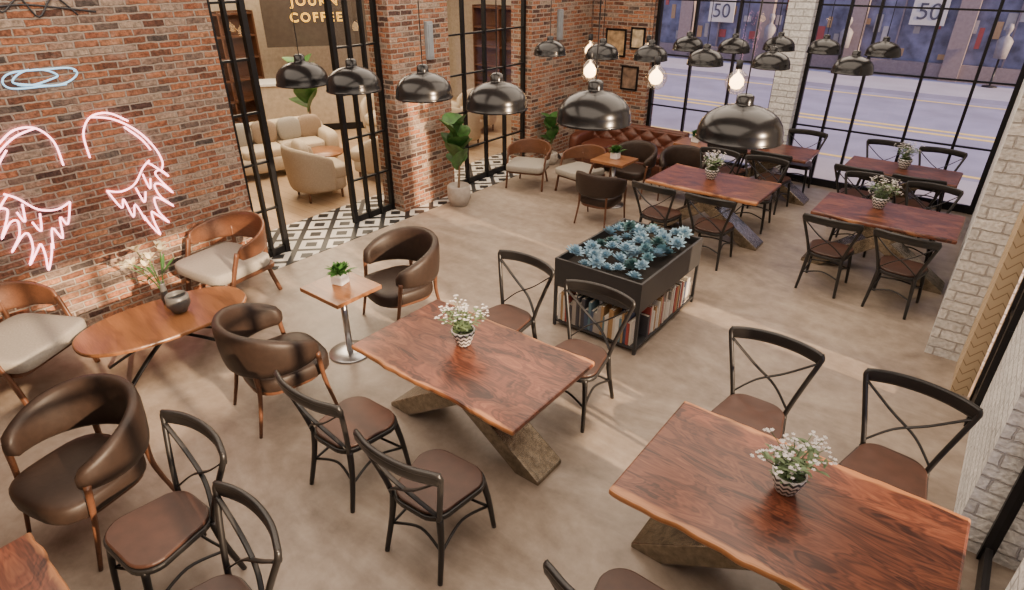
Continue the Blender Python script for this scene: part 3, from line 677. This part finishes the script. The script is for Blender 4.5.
# cream armchairs
def cream_chair(mt='cream'):
    P=[shell('backrest',mt,.37,.36,.10,.80,.16,.2,0,108,.06),sup('seat_cushion',(0,-.06,.38),(.62,.66,.2),mt,.45,.35),sup('base',(0,-.02,.22),(.62,.64,.2),mt,.4,.3)]
    for sx in(-1,1):
        for sy in(-1,1): P.append(lathe('leg',[(0,0),(.015,0),(.022,.16),(0,.16)],'wood',12,(sx*.24,sy*.24,0)))
    P.append(sup('throw_pillow',(0,.2,.64),(.42,.16,.42),'cream',.5,.7))
    return P
thing('taupe_armchair','rounded taupe fabric armchair with pillow in the lounge','armchair',cream_chair('taupe'),(-8.3,5.55,0),165,None,1.1)
cc=thing('cream_armchair','rounded cream fabric armchair in the lounge','armchair',cream_chair(),(-8.35,6.85,0),-60,'cream lounge armchairs',1.1)
for x,y,r in[(-8.6,9.2,180),(-9.2,10.4,0),(-10.4,8.8,30)]: clone(cc,(x,y,0),r)
def cream_sofa(w=2.1):
    P=[sup('base',(0,0,.24),(w,.85,.28),'cream',.3,.3),sup('backrest',(0,.34,.52),(w,.24,.62),'cream',.3,.5)]
    for s in(-1,1): P.append(sup('armrest',(s*(w/2-.1),0,.42),(.24,.85,.46),'cream',.35,.5))
    for i in range(2): P.append(sup('seat_cushion',((i-.5)*(w-.44)/2,-.06,.42),((w-.46)/2,.68,.18),'cream',.3,.35))
    for sx in(-1,1):
        for sy in(-1,1): P.append(lathe('leg',[(0,0),(.02,0),(.03,.12),(0,.12)],'wood',12,(sx*(w/2-.2),sy*.32,0)))
    for i,xx in enumerate((-.62,-.2,.25,.62)): P.append(sup('throw_pillow',(xx,.12,.68),(.44,.18,.42),'pillow' if i%2 else 'dfab',.5,.7))
    return P
thing('cream_sofa','cream fabric sofa with scattered cushions in the lounge','sofa',cream_sofa(1.9),(-10.0,6.0,0),75)
def rt(): return [lathe('tabletop',[(0,.40),(.35,.40),(.36,.42),(.35,.44),(0,.44)],'oak',40),lathe('column',[(.2,0),(.2,.02),(.03,.03),(.03,.4)],'metal',24)]
thing('round_table','low round oak table between cream armchairs','table',rt(),(-9.1,6.25,0))
# ------------------------------------------------------------ lights
def area(loc,size,e,col,rot=(0,0,0),sy=None):  # added overhead fill for the rooms, not actual ceiling fixtures
    l=bpy.data.lights.new('overhead_fill','AREA');l.energy=e;l.color=col;l.size=size
    if sy: l.shape='RECTANGLE';l.size_y=sy
    o=bpy.data.objects.new('overhead_fill',l);COL.objects.link(o);o.location=loc;o.rotation_euler=rot
warm=(1,.825,.655)
area((-5,1.5,3.9),3,115,warm);area((-1.5,1.5,3.9),3,122,warm);area((-5,5.5,3.9),3,125,warm);area((-1.8,5.5,3.9),3,128,warm)
area((-5,9,3.9),2.4,75,warm);area((-1.8,9,3.9),2.4,80,warm)
area((-9,6,3.9),3,340,(1,.8,.57));area((-11.5,8,3.9),2.5,220,(1,.78,.52));area((-9,11,3.9),2,110,(1,.8,.58))
s=bpy.data.lights.new('sun','SUN');s.energy=14.0;s.color=(1,.7,.44);s.angle=.018
so=bpy.data.objects.new('sun',s);COL.objects.link(so)
d=Vector((-1,.1,-.30)).normalized();so.rotation_euler=d.to_track_quat('-Z','Y').to_euler()
w=bpy.data.worlds.new('w');bpy.context.scene.world=w;w.use_nodes=True
nt=w.node_tree;bg=nt.nodes['Background'];bg.inputs[0].default_value=(.62,.63,.95,1);bg.inputs[1].default_value=1.8
# ------------------------------------------------------------ camera
f=613;H=3.3
cam=bpy.data.cameras.new('cam');co=bpy.data.objects.new('cam',cam);COL.objects.link(co)
cam.sensor_width=36;cam.lens=f/1024*36;co.location=(0,0,H);co.rotation_euler=(math.radians(90-28.4),0,math.radians(38.2));cam.clip_start=.05
bpy.context.scene.camera=co
bpy.context.scene.view_settings.view_transform='AgX'
